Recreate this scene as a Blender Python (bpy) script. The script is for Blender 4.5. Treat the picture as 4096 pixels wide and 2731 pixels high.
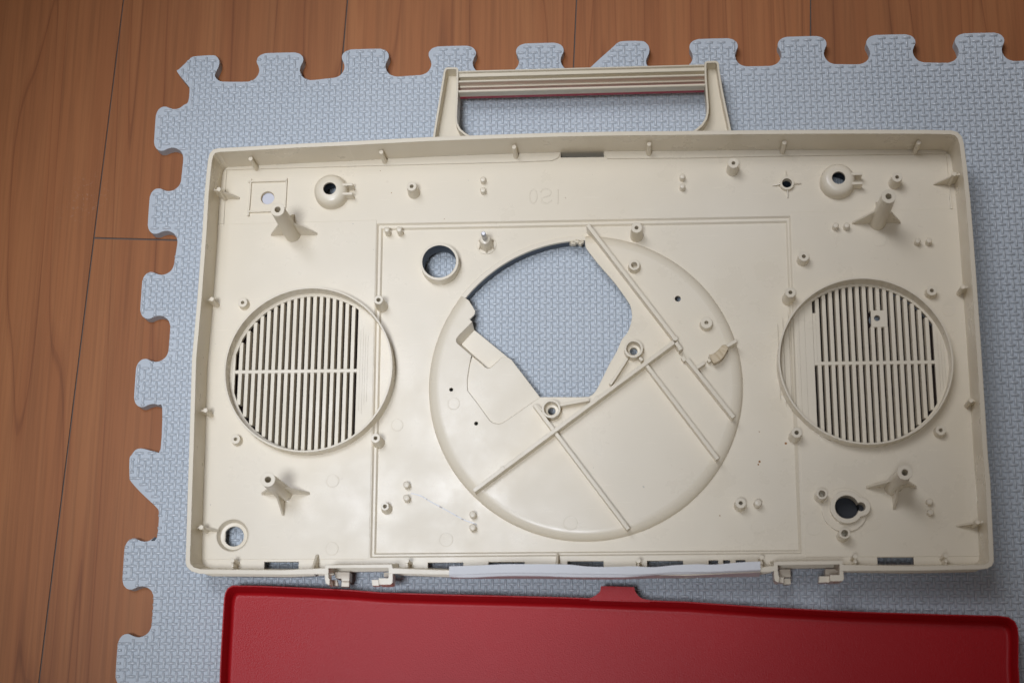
import bpy, bmesh, math, random
from mathutils import Vector
from mathutils.geometry import delaunay_2d_cdt

# all lengths below are millimetres on the mat (x to the right, y away from the viewer, z up); K turns them into metres
K = 0.001
random.seed(7)
scene = bpy.context.scene
for o in list(bpy.data.objects):
    bpy.data.objects.remove(o)

# ------------------------------------------------------------------ camera
cam_d = bpy.data.cameras.new("camera")
cam = bpy.data.objects.new("camera", cam_d)
scene.collection.objects.link(cam)
scene.camera = cam
cam.location = (326.020*K, -500.630*K, 1039.143*K)
cam.rotation_euler = (0.269774, 0.071433, 0.005703)
cam_d.sensor_width = 36.0
cam_d.lens = 57.9320
cam_d.clip_start = 0.05
cam_d.clip_end = 20
cam_d.dof.use_dof = True
cam_d.dof.focus_distance = 1.10
cam_d.dof.aperture_fstop = 9.0

# ------------------------------------------------------------------ light
world = bpy.data.worlds.new("World")
scene.world = world
world.use_nodes = True
bg = world.node_tree.nodes["Background"]
bg.inputs[0].default_value = (1.0, 0.80, 0.66, 1)
bg.inputs[1].default_value = 0.082

def aim(o, target):
    o.rotation_euler = (Vector(target) - o.location).to_track_quat('-Z', 'Y').to_euler()

def spot(name, loc, target, watts, cone, size, col):
    d = bpy.data.lights.new(name, 'SPOT')
    d.energy = watts; d.color = col
    d.shadow_soft_size = size
    d.spot_size = math.radians(cone); d.spot_blend = 1.0
    o = bpy.data.objects.new(name, d)
    scene.collection.objects.link(o)
    o.location = loc
    aim(o, target)
    return o
spot("ceiling_lamp", (0.02, -0.78, 2.25), (0.104, -0.217, 0), 136, 22.2, 0.19, (0.86, 0.905, 1.0))
spot("ceiling_lamp", (-0.075, 0.04, 2.25), (0.104, -0.217, 0), 60, 21.2, 0.24, (0.86, 0.905, 1.0))
spot("added_fill_lamp", (0.076, 0.459, 1.6), (0.805, 0.207, 0), 108, 43.7, 0.5, (0.90, 0.92, 1.0))  # added fill spot, brightens the upper right where the ceiling lamps fall off

scene.view_settings.view_transform = 'Standard'
scene.view_settings.look = 'None'
scene.view_settings.exposure = 0.0
scene.view_settings.gamma = 1.0
scene.render.engine = 'CYCLES'

# ------------------------------------------------------------------ materials
def newmat(name):
    m = bpy.data.materials.new(name)
    m.use_nodes = True
    nt = m.node_tree
    return m, nt, nt.nodes["Principled BSDF"], nt.nodes, nt.links

def bump_from(nt, sock, strength, dist, bevel=None):
    b = nt.nodes.new("ShaderNodeBump")
    b.inputs["Strength"].default_value = strength
    b.inputs["Distance"].default_value = dist
    nt.links.new(sock, b.inputs["Height"])
    if bevel:
        nt.links.new(bevel.outputs[0], b.inputs["Normal"])
    return b

def noise(nt, scale, detail=4, rough=0.55, vec=None, dist=0.0):
    n = nt.nodes.new("ShaderNodeTexNoise")
    n.inputs["Scale"].default_value = scale
    n.inputs["Detail"].default_value = detail
    n.inputs["Roughness"].default_value = rough
    n.inputs["Distortion"].default_value = dist
    if vec:
        nt.links.new(vec, n.inputs["Vector"])
    return n

def ramp(nt, sock, stops):
    r = nt.nodes.new("ShaderNodeValToRGB")
    e = r.color_ramp.elements
    while len(e) < len(stops):
        e.new(0.5)
    for el, (p, c) in zip(e, stops):
        el.position = p
        el.color = (c[0], c[1], c[2], 1) if hasattr(c, '__len__') else (c, c, c, 1)
    nt.links.new(sock, r.inputs[0])
    return r

def mapping(nt, scale=(1, 1, 1), rot=(0, 0, 0), loc=(0, 0, 0)):
    g = nt.nodes.new("ShaderNodeNewGeometry")
    mp = nt.nodes.new("ShaderNodeMapping")
    mp.inputs["Scale"].default_value = scale
    mp.inputs["Rotation"].default_value = rot
    mp.inputs["Location"].default_value = loc
    nt.links.new(g.outputs["Position"], mp.inputs["Vector"])
    return mp.outputs[0]

def mix(nt, fac, a, b, mode='MIX'):
    m = nt.nodes.new("ShaderNodeMix")
    m.data_type = 'RGBA'
    m.blend_type = mode
    for s, v in ((0, fac), (6, a), (7, b)):
        if hasattr(v, 'links') or hasattr(v, 'is_linked'):
            nt.links.new(v, m.inputs[s])
        else:
            m.inputs[s].default_value = (*v, 1) if hasattr(v, '__len__') else v
    return m.outputs[2]

def plastic(name, col, rough=0.36, dirt=0.5, bevel=0.45, fine=0.02, spec=0.45, scr=0.0):
    m, nt, p, N, L = newmat(name)
    v = mapping(nt)
    n1 = noise(nt, 14, 5, 0.6, v)
    tint = ramp(nt, n1.outputs[0], [(0.3, tuple(c*(1-0.07*dirt) for c in col)), (0.62, col)])
    n2 = noise(nt, 420, 2, 0.5, v)
    sp = ramp(nt, n2.outputs[0], [(0.0, 1.0), (0.765, 1.0), (0.80, 0.0)])
    n3 = noise(nt, 22, 3, 0.5, v)
    gate = ramp(nt, n3.outputs[0], [(0.50, 1.0), (0.60, 0.0)])
    mx = nt.nodes.new("ShaderNodeMath"); mx.operation = 'MAXIMUM'
    L.new(sp.outputs[0], mx.inputs[0]); L.new(gate.outputs[0], mx.inputs[1])
    yel = ramp(nt, noise(nt, 4.5, 3, 0.5, v).outputs[0], [(0.38, 0.0), (0.70, 0.55)])
    aged = mix(nt, yel.outputs[0], tint.outputs[0], (col[0]*0.985, col[1]*0.955, col[2]*0.885))
    smu = ramp(nt, noise(nt, 38, 5, 0.7, v, 0.6).outputs[0], [(0.60, 0.0), (0.78, 0.10*dirt+0.03)])
    aged = mix(nt, smu.outputs[0], aged, tuple(x*0.72 for x in col))
    sc = ramp(nt, noise(nt, 1.0, 3, 0.5, mapping(nt, (55, 900, 1), (0, 0, 0.12))).outputs[0], [(0.66, 0.0), (0.70, 0.30)])
    aged = mix(nt, sc.outputs[0], aged, tuple(min(1, x*1.12) for x in col))
    c = mix(nt, mx.outputs[0], tuple(x*0.62 for x in col), aged)
    L.new(c, p.inputs["Base Color"])
    p.inputs["Specular IOR Level"].default_value = spec
    rr = ramp(nt, noise(nt, 30, 5, 0.65, v).outputs[0], [(0.3, rough-0.07), (0.7, rough+0.10)])
    L.new(rr.outputs[0], p.inputs["Roughness"])
    bv = N.new("ShaderNodeBevel"); bv.samples = 4
    bv.inputs["Radius"].default_value = bevel*K
    b = bump_from(nt, noise(nt, 900, 2, 0.5, v).outputs[0], fine, 0.0006, bv)
    wv = bump_from(nt, noise(nt, 16, 2, 0.5, v).outputs[0], 0.05, 0.004)
    L.new(b.outputs[0], wv.inputs["Normal"])
    L.new(wv.outputs[0], p.inputs["Normal"])
    return m

CREAM = plastic("cream_plastic", (0.765, 0.697, 0.565), rough=0.30)
CREAM_W = plastic("cream_plastic_worn", (0.74, 0.674, 0.54), rough=0.34, dirt=1.6)
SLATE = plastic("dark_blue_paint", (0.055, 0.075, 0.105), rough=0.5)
REDEDGE = plastic("red_plastic_edge", (0.42, 0.035, 0.06), rough=0.45)
GLUE = plastic("yellowed_glue", (0.62, 0.51, 0.34), rough=0.45, dirt=2, bevel=0.9, fine=0.2)
PAPER = plastic("white_paper", (0.62, 0.64, 0.72), rough=0.8, bevel=0.1)
STEEL, nt, p, N, L = newmat("steel")
p.inputs["Base Color"].default_value = (0.42, 0.42, 0.43, 1); p.inputs["Metallic"].default_value = 0.9; p.inputs["Roughness"].default_value = 0.35
BROWN, nt, p, N, L = newmat("brown_speck")
p.inputs["Base Color"].default_value = (0.34, 0.17, 0.06, 1); p.inputs["Roughness"].default_value = 0.7
KEY_SHADE, nt, p, N, L = newmat("dark_keyhole_shade")  # shade on the mat below the keyhole, put into a dark colour
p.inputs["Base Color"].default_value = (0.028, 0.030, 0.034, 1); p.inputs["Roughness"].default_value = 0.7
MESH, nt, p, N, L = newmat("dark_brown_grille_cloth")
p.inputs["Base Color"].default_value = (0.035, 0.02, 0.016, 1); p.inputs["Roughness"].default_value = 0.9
STREAK, nt, p, N, L = newmat("white_residue")
v = mapping(nt, (1, 1, 1))
rc = ramp(nt, noise(nt, 300, 4, 0.7, v).outputs[0], [(0.40, (0.40, 0.37, 0.36)), (0.47, (0.80, 0.80, 0.80))])
L.new(rc.outputs[0], p.inputs["Base Color"]); p.inputs["Roughness"].default_value = 0.6

FOAM, nt, p, N, L = newmat("white_foam_sheet")
p.inputs["Base Color"].default_value = (0.74, 0.75, 0.765, 1); p.inputs["Roughness"].default_value = 0.65
p.inputs["Subsurface Weight"].default_value = 0.15; p.inputs["Subsurface Radius"].default_value = (0.002, 0.002, 0.002)
b = bump_from(nt, noise(nt, 500, 3, 0.5, mapping(nt)).outputs[0], 0.12, 0.0006)
L.new(b.outputs[0], p.inputs["Normal"])

for nm_, rough_, spec_ in (("blue_grey_foam_matte", 0.85, 0.1), ("blue_grey_foam", 0.34, 0.95)):
  MAT_TOP, nt, p, N, L = newmat(nm_)
  v = mapping(nt)
  c1 = ramp(nt, noise(nt, 9, 4, 0.6, v).outputs[0], [(0.3, (0.505, 0.550, 0.590)), (0.7, (0.545, 0.588, 0.625))])
  L.new(c1.outputs[0], p.inputs["Base Color"])
  p.inputs["Roughness"].default_value = rough_
  p.inputs["Specular IOR Level"].default_value = spec_
  b = bump_from(nt, noise(nt, 700, 3, 0.6, v).outputs[0], 0.25, 0.0005)
  L.new(b.outputs[0], p.inputs["Normal"])
  if nm_ == "blue_grey_foam_matte": MAT_PIT = MAT_TOP

RED, nt, p, N, L = newmat("red_grained_plastic")
v = mapping(nt)
p.inputs["Base Color"].default_value = (0.46, 0.012, 0.016, 1)
c1 = ramp(nt, noise(nt, 10, 4, 0.6, v).outputs[0], [(0.3, (0.39, 0.007, 0.011)), (0.7, (0.44, 0.009, 0.014))])
L.new(c1.outputs[0], p.inputs["Base Color"])
p.inputs["Roughness"].default_value = 0.37
p.inputs["Specular IOR Level"].default_value = 0.22
n1 = noise(nt, 1100, 3, 0.6, v)
vo = N.new("ShaderNodeTexVoronoi"); vo.inputs["Scale"].default_value = 1300; L.new(v, vo.inputs["Vector"])
b1 = bump_from(nt, n1.outputs[0], 0.30, 0.0004)
b2 = bump_from(nt, vo.outputs[0], 0.18, 0.0003); L.new(b1.outputs[0], b2.inputs["Normal"])
L.new(b2.outputs[0], p.inputs["Normal"])

def wood(name, seed, tone):
    m, nt, p, N, L = newmat(name)
    rot = (0, 0, math.radians(2.6))
    # growth-ring field: long ellipses along the plank, bent by noise
    vw = mapping(nt, (1, 1, 1), rot, (seed*0.37, seed*1.13, 0))
    st = mapping(nt, (15.0, 0.8, 1), rot, (seed*1.7, seed*0.6, 0))
    big = noise(nt, 1.15, 2, 0.40, st, 0.25)
    mu = N.new("ShaderNodeMath"); mu.operation = 'MULTIPLY'; mu.inputs[1].default_value = 11.0
    L.new(big.outputs[0], mu.inputs[0])
    fr = N.new("ShaderNodeMath"); fr.operation = 'FRACT'; L.new(mu.outputs[0], fr.inputs[0])
    lines = ramp(nt, fr.outputs[0], [(0.0, (0.50, 0.36, 0.30)), (0.03, (0.30, 0.17, 0.13)), (0.07, (0.80, 0.70, 0.64)), (0.4, (0.93, 0.90, 0.88)), (0.9, 1.0), (0.99, (0.7, 0.6, 0.55))])
    fs = mapping(nt, (330, 6.0, 1), rot, (seed, 0, 0))
    fine = noise(nt, 1.0, 5, 0.65, fs)
    ms = mapping(nt, (42, 1.6, 1), rot, (seed*2.1, seed, 0))
    mid = noise(nt, 1.0, 4, 0.6, ms)
    t = tone
    base = ramp(nt, mid.outputs[0], [(0.25, (0.295*t, 0.104*t, 0.034*t)), (0.50, (0.360*t, 0.134*t, 0.045*t)), (0.75, (0.405*t, 0.162*t, 0.057*t))])
    dark = mix(nt, 0.44, base.outputs[0], lines.outputs[0], 'MULTIPLY')
    f2 = ramp(nt, fine.outputs[0], [(0.36, 0.66), (0.56, 1.0)])
    c = mix(nt, 0.55, dark, f2.outputs[0], 'MULTIPLY')
    # worn, scuffed patch of the varnish
    g = N.new("ShaderNodeNewGeometry")
    dsub = N.new("ShaderNodeVectorMath"); dsub.operation = 'DISTANCE'
    L.new(g.outputs["Position"], dsub.inputs[0]); dsub.inputs[1].default_value = (SCUFF[0]*K, SCUFF[1]*K, -0.010)
    near = ramp(nt, dsub.outputs["Value"], [(0.006, 1.0), (0.024, 0.0)])
    sn = ramp(nt, noise(nt, 420, 4, 0.7, mapping(nt)).outputs[0], [(0.58, 0.0), (0.64, 0.35)])
    mm = N.new("ShaderNodeMath"); mm.operation = 'MULTIPLY'
    L.new(near.outputs[0], mm.inputs[0]); L.new(sn.outputs[0], mm.inputs[1])
    c = mix(nt, mm.outputs[0], c, (0.40, 0.27, 0.19))
    L.new(c, p.inputs["Base Color"])
    p.inputs["Roughness"].default_value = 0.48
    p.inputs["Specular IOR Level"].default_value = 0.32
    b = bump_from(nt, fine.outputs[0], 0.12, 0.0005)
    L.new(b.outputs[0], p.inputs["Normal"])
    return m
SCUFF = (-47.71, -104.12)

GROOVE, nt, p, N, L = newmat("grey_groove")
p.inputs["Base Color"].default_value = (0.10, 0.082, 0.072, 1); p.inputs["Roughness"].default_value = 0.7

# ------------------------------------------------------------------ mesh helpers
def link(name, me, mat, parent=None, smooth=None):
    o = bpy.data.objects.new(name, me)
    scene.collection.objects.link(o)
    if mat:
        me.materials.append(mat)
    if parent:
        o.parent = parent
        o.matrix_parent_inverse = parent.matrix_basis.inverted()
    return o

class MB:
    """collects shapes (in mm) and links them as one mesh object"""
    def __init__(self):
        self.v, self.f, self.s = [], [], []
    def add(self, vs, fs, smooth=False):
        b = len(self.v)
        self.v += [(x*K, y*K, z*K) for x, y, z in vs]
        self.f += [tuple(b+i for i in f) for f in fs]
        self.s += [smooth]*len(fs) if not isinstance(smooth, list) else smooth
        return self
    def plate(self, outer, z0, z1, holes=(), ztop=None, shift=None):
        """flat plate between z0 and z1 with holes; even-odd rule, safe where outlines touch"""
        loops = [outer] + list(holes)
        pts, edges = [], []
        for l in loops:
            k = len(pts); n = len(l)
            pts += [Vector((p[0], p[1])) for p in l]
            edges += [(k+i, k+(i+1) % n) for i in range(n)]
        vco, _, fcs, _, _, _ = delaunay_2d_cdt(pts, edges, [], 0, 1e-4)
        segs = [(l[i-1], l[i]) for l in loops for i in range(len(l))]
        keep, use = [], {}
        for f in fcs:
            cx = sum(vco[i].x for i in f)/3; cy = sum(vco[i].y for i in f)/3
            ins = False
            for (x1, y1), (x2, y2) in segs:
                if (y1 > cy) != (y2 > cy) and cx < (x2-x1)*(cy-y1)/(y2-y1)+x1:
                    ins = not ins
            if not ins: continue
            a, b, c = f
            if (vco[b].x-vco[a].x)*(vco[c].y-vco[a].y)-(vco[b].y-vco[a].y)*(vco[c].x-vco[a].x) < 0:
                b, c = c, b
            keep.append((a, b, c))
            for e in ((a, b), (b, c), (c, a)):
                use[e] = True
        n = len(vco)
        vs = [(v.x, v.y, z1 if ztop is None else ztop(v.x, v.y)) for v in vco]
        vs += [(*(shift(v.x, v.y) if shift else (v.x, v.y)), z0) for v in vco]
        fs = []
        for a, b, c in keep:
            fs += [(a, b, c), (a+n, c+n, b+n)]
        for a, b in use:
            if (b, a) not in use:
                fs.append((a, a+n, b+n, b))
        return self.add(vs, fs)
    def lathe(self, c, prof, n=32, a0=0, a1=360, closed=True):
        """revolve a profile of (radius, z); closed joins last point to the first"""
        full = abs(a1-a0) >= 359.9
        m = n if full else n+1
        vs = []
        for i in range(m):
            a = math.radians(a0+(a1-a0)*i/n)
            vs += [(c[0]+r*math.cos(a), c[1]+r*math.sin(a), z) for r, z in prof]
        k = len(prof)
        fs, sm = [], []
        for i in range(n):
            j = (i+1) % m
            for q in range(k if closed else k-1):
                w = (q+1) % k
                fs.append((i*k+q, j*k+q, j*k+w, i*k+w))
                sm.append(True)
        return self.add(vs, fs, sm)
    def box(self, x0, y0, x1, y1, z0, z1):
        return self.plate([(x0, y0), (x1, y0), (x1, y1), (x0, y1)], z0, z1)
    def strip(self, pts, w, z0, z1, closed=False):
        L_, R_ = offset(pts, w/2, closed), offset(pts, -w/2, closed)
        if closed:
            return self.plate(L_, z0, z1, [R_]) if poly_area(L_) > poly_area(R_) else self.plate(R_, z0, z1, [L_])
        return self.plate(L_ + R_[::-1], z0, z1)
    def prism(self, p0, p1, w, zs0, zs1):
        """upright fin from p0 to p1, w thick; zs0=(bottom, top) at p0, zs1 at p1"""
        dx, dy = p1[0]-p0[0], p1[1]-p0[1]
        l = math.hypot(dx, dy); nx, ny = -dy/l*w/2, dx/l*w/2
        vs = []
        for (x, y), (a, b) in ((p0, zs0), (p1, zs1)):
            for s in (1, -1):
                vs += [(x+nx*s, y+ny*s, a), (x+nx*s, y+ny*s, b)]
        return self.add(vs, [(0, 1, 3, 2), (4, 6, 7, 5), (0, 4, 5, 1), (2, 3, 7, 6), (1, 5, 7, 3), (0, 2, 6, 4)])
    def sweep(self, rows, closed=True, caps=True, smooth=False):
        """rows of equal length joined along; each row a cross-section"""
        k = len(rows[0]); vs = [p for r in rows for p in r]; fs = []
        for i in range(len(rows)-1):
            for q in range(k if closed else k-1):
                w = (q+1) % k
                fs.append((i*k+q, (i+1)*k+q, (i+1)*k+w, i*k+w))
        sm = [smooth]*len(fs)
        if caps and closed:
            fs += [tuple(range(k))[::-1], tuple((len(rows)-1)*k+q for q in range(k))]
            sm += [False, False]
        return self.add(vs, fs, sm)
    def mesh(self, name, recalc=True):
        me = bpy.data.meshes.new(name)
        me.from_pydata(self.v, [], self.f)
        bm = bmesh.new(); bm.from_mesh(me)
        bmesh.ops.delete(bm, geom=[v for v in bm.verts if not v.link_faces], context='VERTS')
        if recalc: bmesh.ops.recalc_face_normals(bm, faces=bm.faces)
        bm.to_mesh(me); bm.free()
        me.polygons.foreach_set("use_smooth", self.s)
        if any(self.s) and recalc:
            me.set_sharp_from_angle(angle=math.radians(38))
        me.update()
        return me
    def build(self, name, mat, parent=None, label=None, recalc=True):
        o = link(name, self.mesh(name, recalc), mat, parent)
        if label: o["label"] = label
        return o

def poly_area(l):
    return abs(sum(l[i-1][0]*l[i][1]-l[i][0]*l[i-1][1] for i in range(len(l))))/2

def offset(pts, d, closed=False):
    out = []; n = len(pts)
    for i in range(n):
        if closed: a, b, c = pts[i-1], pts[i], pts[(i+1) % n]
        else: a, b, c = pts[max(i-1, 0)], pts[i], pts[min(i+1, n-1)]
        t1 = (b[0]-a[0], b[1]-a[1]); t2 = (c[0]-b[0], c[1]-b[1])
        l1, l2 = math.hypot(*t1), math.hypot(*t2)
        if l1 < 1e-9: t1, l1 = t2, l2
        if l2 < 1e-9: t2, l2 = t1, l1
        t1 = (t1[0]/l1, t1[1]/l1); t2 = (t2[0]/l2, t2[1]/l2)
        nx, ny = -(t1[1]+t2[1]), t1[0]+t2[0]
        l = math.hypot(nx, ny) or 1
        nx, ny = nx/l, ny/l
        cs = max(0.5, nx*-t1[1]+ny*t1[0])
        out.append((b[0]+nx*d/cs, b[1]+ny*d/cs))
    return out

def circle(c, r, n=64, a0=0, a1=360):
    full = abs(a1-a0) >= 359.9
    m = n if full else n+1
    return [(c[0]+r*math.cos(math.radians(a0+(a1-a0)*i/n)), c[1]+r*math.sin(math.radians(a0+(a1-a0)*i/n))) for i in range(m)]

def smooth_path(pts, sub=6, closed=False):
    """Catmull-Rom through the points"""
    n = len(pts); out = []
    rng = n if closed else n-1
    for i in range(rng):
        if closed: p0, p1, p2, p3 = pts[i-1], pts[i], pts[(i+1) % n], pts[(i+2) % n]
        else: p0, p1, p2, p3 = pts[max(i-1, 0)], pts[i], pts[i+1], pts[min(i+2, n-1)]
        for k in range(sub):
            t = k/sub
            out.append(tuple(0.5*((2*p1[j])+(-p0[j]+p2[j])*t+(2*p0[j]-5*p1[j]+4*p2[j]-p3[j])*t*t+(-p0[j]+3*p1[j]-3*p2[j]+p3[j])*t**3) for j in range(2)))
    if not closed: out.append(pts[-1])
    return out

def rounded(pts, r, n=5):
    """round every corner of a closed polygon; r one radius or a list"""
    out = []; m = len(pts)
    for i in range(m):
        a, b, c = pts[i-1], pts[i], pts[(i+1) % m]
        rr = r[i] if isinstance(r, (list, tuple)) else r
        u = (a[0]-b[0], a[1]-b[1]); w = (c[0]-b[0], c[1]-b[1])
        lu, lw = math.hypot(*u), math.hypot(*w)
        d = min(rr, lu*0.45, lw*0.45)
        if d < 0.05: out.append(b); continue
        p, q = (b[0]+u[0]/lu*d, b[1]+u[1]/lu*d), (b[0]+w[0]/lw*d, b[1]+w[1]/lw*d)
        for k in range(n+1):
            t = k/n
            out.append(tuple((1-t)**2*p[j]+2*t*(1-t)*b[j]+t*t*q[j] for j in (0, 1)))
    return out

def inside(p, poly):
    x, y = p; c = False
    for i in range(len(poly)):
        (x1, y1), (x2, y2) = poly[i-1], poly[i]
        if (y1 > y) != (y2 > y) and x < (x2-x1)*(y-y1)/(y2-y1)+x1:
            c = not c
    return c

def root(name, label, cat, loc, group=None):
    o = bpy.data.objects.new(name, None)
    o.empty_display_size = 0.01
    scene.collection.objects.link(o)
    o.location = (loc[0]*K, loc[1]*K, loc[2]*K)
    o["label"] = label; o["category"] = cat
    if group: o["group"] = group
    return o

# ------------------------------------------------------------------ wooden floor
FZ = -10.0
floor = MB().box(-1500, -1500, 2100, 1300, FZ-14, FZ-1.0).build("floor", GROOVE)
floor["kind"] = "structure"
WOODS = [wood("cherry_laminate_%s" % w, s, t) for w, s, t in (("a", 1.3, 1.0), ("b", 4.1, 1.06), ("c", 7.7, 0.97), ("d", 11.2, 1.08), ("e", 15.9, 0.93))]
PITCH, X0, SL = 162.3, -33.3, 0.0455
joints = {0: [-132.5], -1: [-700, 380], 1: [-480, 420], 2: [-60-620, 260], 3: [-300, 600], -2: [-200], 4: [-650, 150], 5: [-260], -3: [-520, 300], 6: [-50]}
wi = 0
for k in range(-6, 10):
    ys = [-1400] + sorted(joints.get(k, [-90*k % 500-400])) + [1200]
    for ya, yb in zip(ys[:-1], ys[1:]):
        g = 0.62
        def edge(kk, y): return X0+PITCH*kk+SL*y
        q = [(edge(k, ya)+g, ya+g-SL*(X0+PITCH*k)*0), (edge(k+1, ya)-g, ya+g-SL*PITCH), (edge(k+1, yb)-g, yb-g-SL*PITCH), (edge(k, yb)+g, yb-g)]
        MB().plate(q, FZ-9, FZ).build("plank", WOODS[{-1: 0, 0: 2, 1: 1, 2: 3, 3: 4}.get(k, (k*2+wi) % 5)], floor)
        wi += 1

# ------------------------------------------------------------------ foam mat
TAB = [(-0.5,-.355),(-.40,-.355),(-.345,-.35),(-.29,-.325),(-.252,-.275),(-.238,-.22),(-.25,-.165),(-.272,-.115),(-.268,-.065),(-.235,-.025),(-.185,-.005),(-.13,0)]
TAB = TAB + [(-x, y) for x, y in TAB[::-1]]
top_tabs = [(86.62, -1.49), (146.55, -0.36), (207.23, 0.16), (267.98, 0.67), (387.06, 0.59), (447.08, 0.52), (506.74, 0.11), (565.93, -0.40)]
left_tabs = [(1.03, -56.43), (0.60, -116.92), (-0.56, -176.97), (-0.72, -237.60), (-0.18, -357.51)]
PER = 60.0
outline = []
def addtab_top(c, lo=-.43, hi=.43):
    # across the top edge, going right
    for x, y in TAB:
        if lo <= x <= hi: outline.append((c[0]+x*PER, c[1]+y*PER))
def addtab_left(c, lo=-.43, hi=.43):
    # up the left edge
    for x, y in TAB:
        if lo <= x <= hi: outline.append((c[0]-y*PER, c[1]+x*PER))
# start lower left, well below the picture
for k in range(3, 0, -1):
    addtab_left((left_tabs[4][0]-0.2*k, left_tabs[4][1]-PER*k-(1 if k else 0)))
addtab_left(left_tabs[4], hi=.30)
outline += [(16.87, -342.50), (20.68, -340.88), (21.05, -325.40), (19.20, -321.01), (13.15, -315.60), (6.85, -309.88), (1.53, -304.25), (-0.09, -300.79), (-0.91, -288.93), (0.29, -286.10), (2.56, -282.94), (5.96, -281.88), (10.49, -282.72), (15.53, -283.96), (19.39, -282.30)]
for i_, t in enumerate(left_tabs[3::-1]):
    addtab_left(t, lo=-.30 if i_ == 0 else -.43, hi=.34 if i_ == 3 else .43)
outline += [(23.04, -37.41), (23.79, -32.41), (23.67, -26.80), (22.71, -24.76), (14.27, -14.17), (15.40, -11.94), (21.17, -5.88), (23.87, -3.12), (28.58, -2.35), (39.14, -2.08), (41.86, -3.63), (43.60, -6.50), (43.39, -10.45), (41.18, -16.26), (41.64, -18.86), (44.95, -21.87), (50.76, -22.47)]
for t in top_tabs[:4]:
    addtab_top(t)
outline += [(296.68, -21.64), (301.79, -19.23), (306.92, -14.38), (318.24, -3.79), (321.33, -0.86), (325.43, 0.47), (337.66, 0.23), (341.20, -1.43), (343.17, -5.16), (342.80, -9.27), (341.00, -13.66), (341.25, -17.54), (344.44, -20.40), (350.48, -22.22)]
for t in top_tabs[4:]:
    addtab_top(t)
lt = top_tabs[-1]
for k in (1, 2):
    addtab_top((lt[0]+PER*k, lt[1]+0.3*k))
outline += [(lt[0]+PER*3, lt[1]-0.355*PER), (lt[0]+PER*3, outline[0][1]-10), (outline[0][0], outline[0][1]-10)]
# drop near-duplicates and tiny back-steps
cl = []
for q in outline:
    if not cl or math.hypot(q[0]-cl[-1][0], q[1]-cl[-1][1]) > 0.9: cl.append(q)
outline = smooth_path(cl, 3, closed=True)
mat_o = root("play_mat", "pale blue-grey foam puzzle mat with basket-weave surface on the wooden floor", "foam mat", (300, -200, FZ))
BASE_Z = -1.5
m = MB().plate(outline, FZ, BASE_Z)
m.build("mat_base", MAT_PIT, mat_o)
inner = offset(outline, 0.9 if poly_area(offset(outline, 0.9, True)) < poly_area(outline) else -0.9, True)
# woven relief: short rounded strands, alternately across and along
PX = 4.16
def strand(mb, cx, cy, horiz, L_=5.6, W_=2.2, h=1.1):
    prof = (-1, -0.80, -0.42, 0, 0.42, 0.80, 1); hz = (0, 0.50, 0.90, 1, 0.90, 0.50, 0)
    if not horiz: L_ = 6.0
    ts = ((-0.5, 0.8, 0.25), (-0.41, 0.95, 0.84), (0, 1.0, 1.0), (0.41, 0.95, 0.84), (0.5, 0.8, 0.25))
    vs = []
    for t, ww, hh in ts:
        for p_, z_ in zip(prof, hz):
            a, b = t*L_, p_*W_/2*ww
            x, y = (a, b) if horiz else (b, a)
            vs.append((cx+x, cy+y, BASE_Z-0.05+(0.05+h)*hh*z_))
    fs = []
    for i in range(4):
        for q in range(6):
            f = (i*7+q, (i+1)*7+q, (i+1)*7+q+1, i*7+q+1)
            fs.append(f if not horiz else f[::-1])
    mb.add(vs, fs, True)
mb = MB()
xs = [q[0] for q in outline]; ys_ = [q[1] for q in outline]
ang = math.radians(0.0)
OX, OY = (13.76, -104.82)
LY = -440
import bisect
# scanline crossings for a quick inside test
def row_spans(y, poly):
    c = []
    for i in range(len(poly)):
        (x1, y1), (x2, y2) = poly[i-1], poly[i]
        if (y1 > y) != (y2 > y): c.append((x2-x1)*(y-y1)/(y2-y1)+x1)
    c.sort(); return c
PY = 4.10
for r in range(int((LY-OY)/PY)-1, int((max(ys_)-OY)/PY)+2):
    y = OY+r*PY
    c = row_spans(y, inner)
    if not c: continue
    for s in range(int((min(xs)-OX)/PX)-1, int((620-OX)/PX)+2):
        x = OX+s*PX
        hz = (s+r) % 2 == 0
        ext = 2.0 if hz else 0.8
        ok = bisect.bisect(c, x-ext) % 2 == 1 and bisect.bisect(c, x+ext) == bisect.bisect(c, x-ext)
        if ok:
            if not hz and not (inside((x, y+2.2), inner) and inside((x, y-2.2), inner)):
                strand(mb, x, y, False, h=0.6) if False else None
                continue
            strand(mb, x+random.uniform(-.08, .08), y+random.uniform(-.08, .08), hz, h=random.uniform(1.35, 1.52))
        elif bisect.bisect(c, x) % 2 == 1:
            # cut strand at the border
            strand(mb, x, y, True, L_=2.6, W_=2.1, h=1.35)
ws = mb.build("weave_relief", MAT_TOP, mat_o, recalc=False)
ws["kind"] = "stuff"

# ------------------------------------------------------------------ record player case
F, FC, R, T = 15.0, 12.0, 43.2, 2.4  # floor level, sunken middle, rim level, plate thickness
PT = 17.5                           # turntable plateau
case = root("record_player_case", "empty cream plastic record player case lying open on the blue foam mat", "plastic case", (295, -225, 0))

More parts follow.
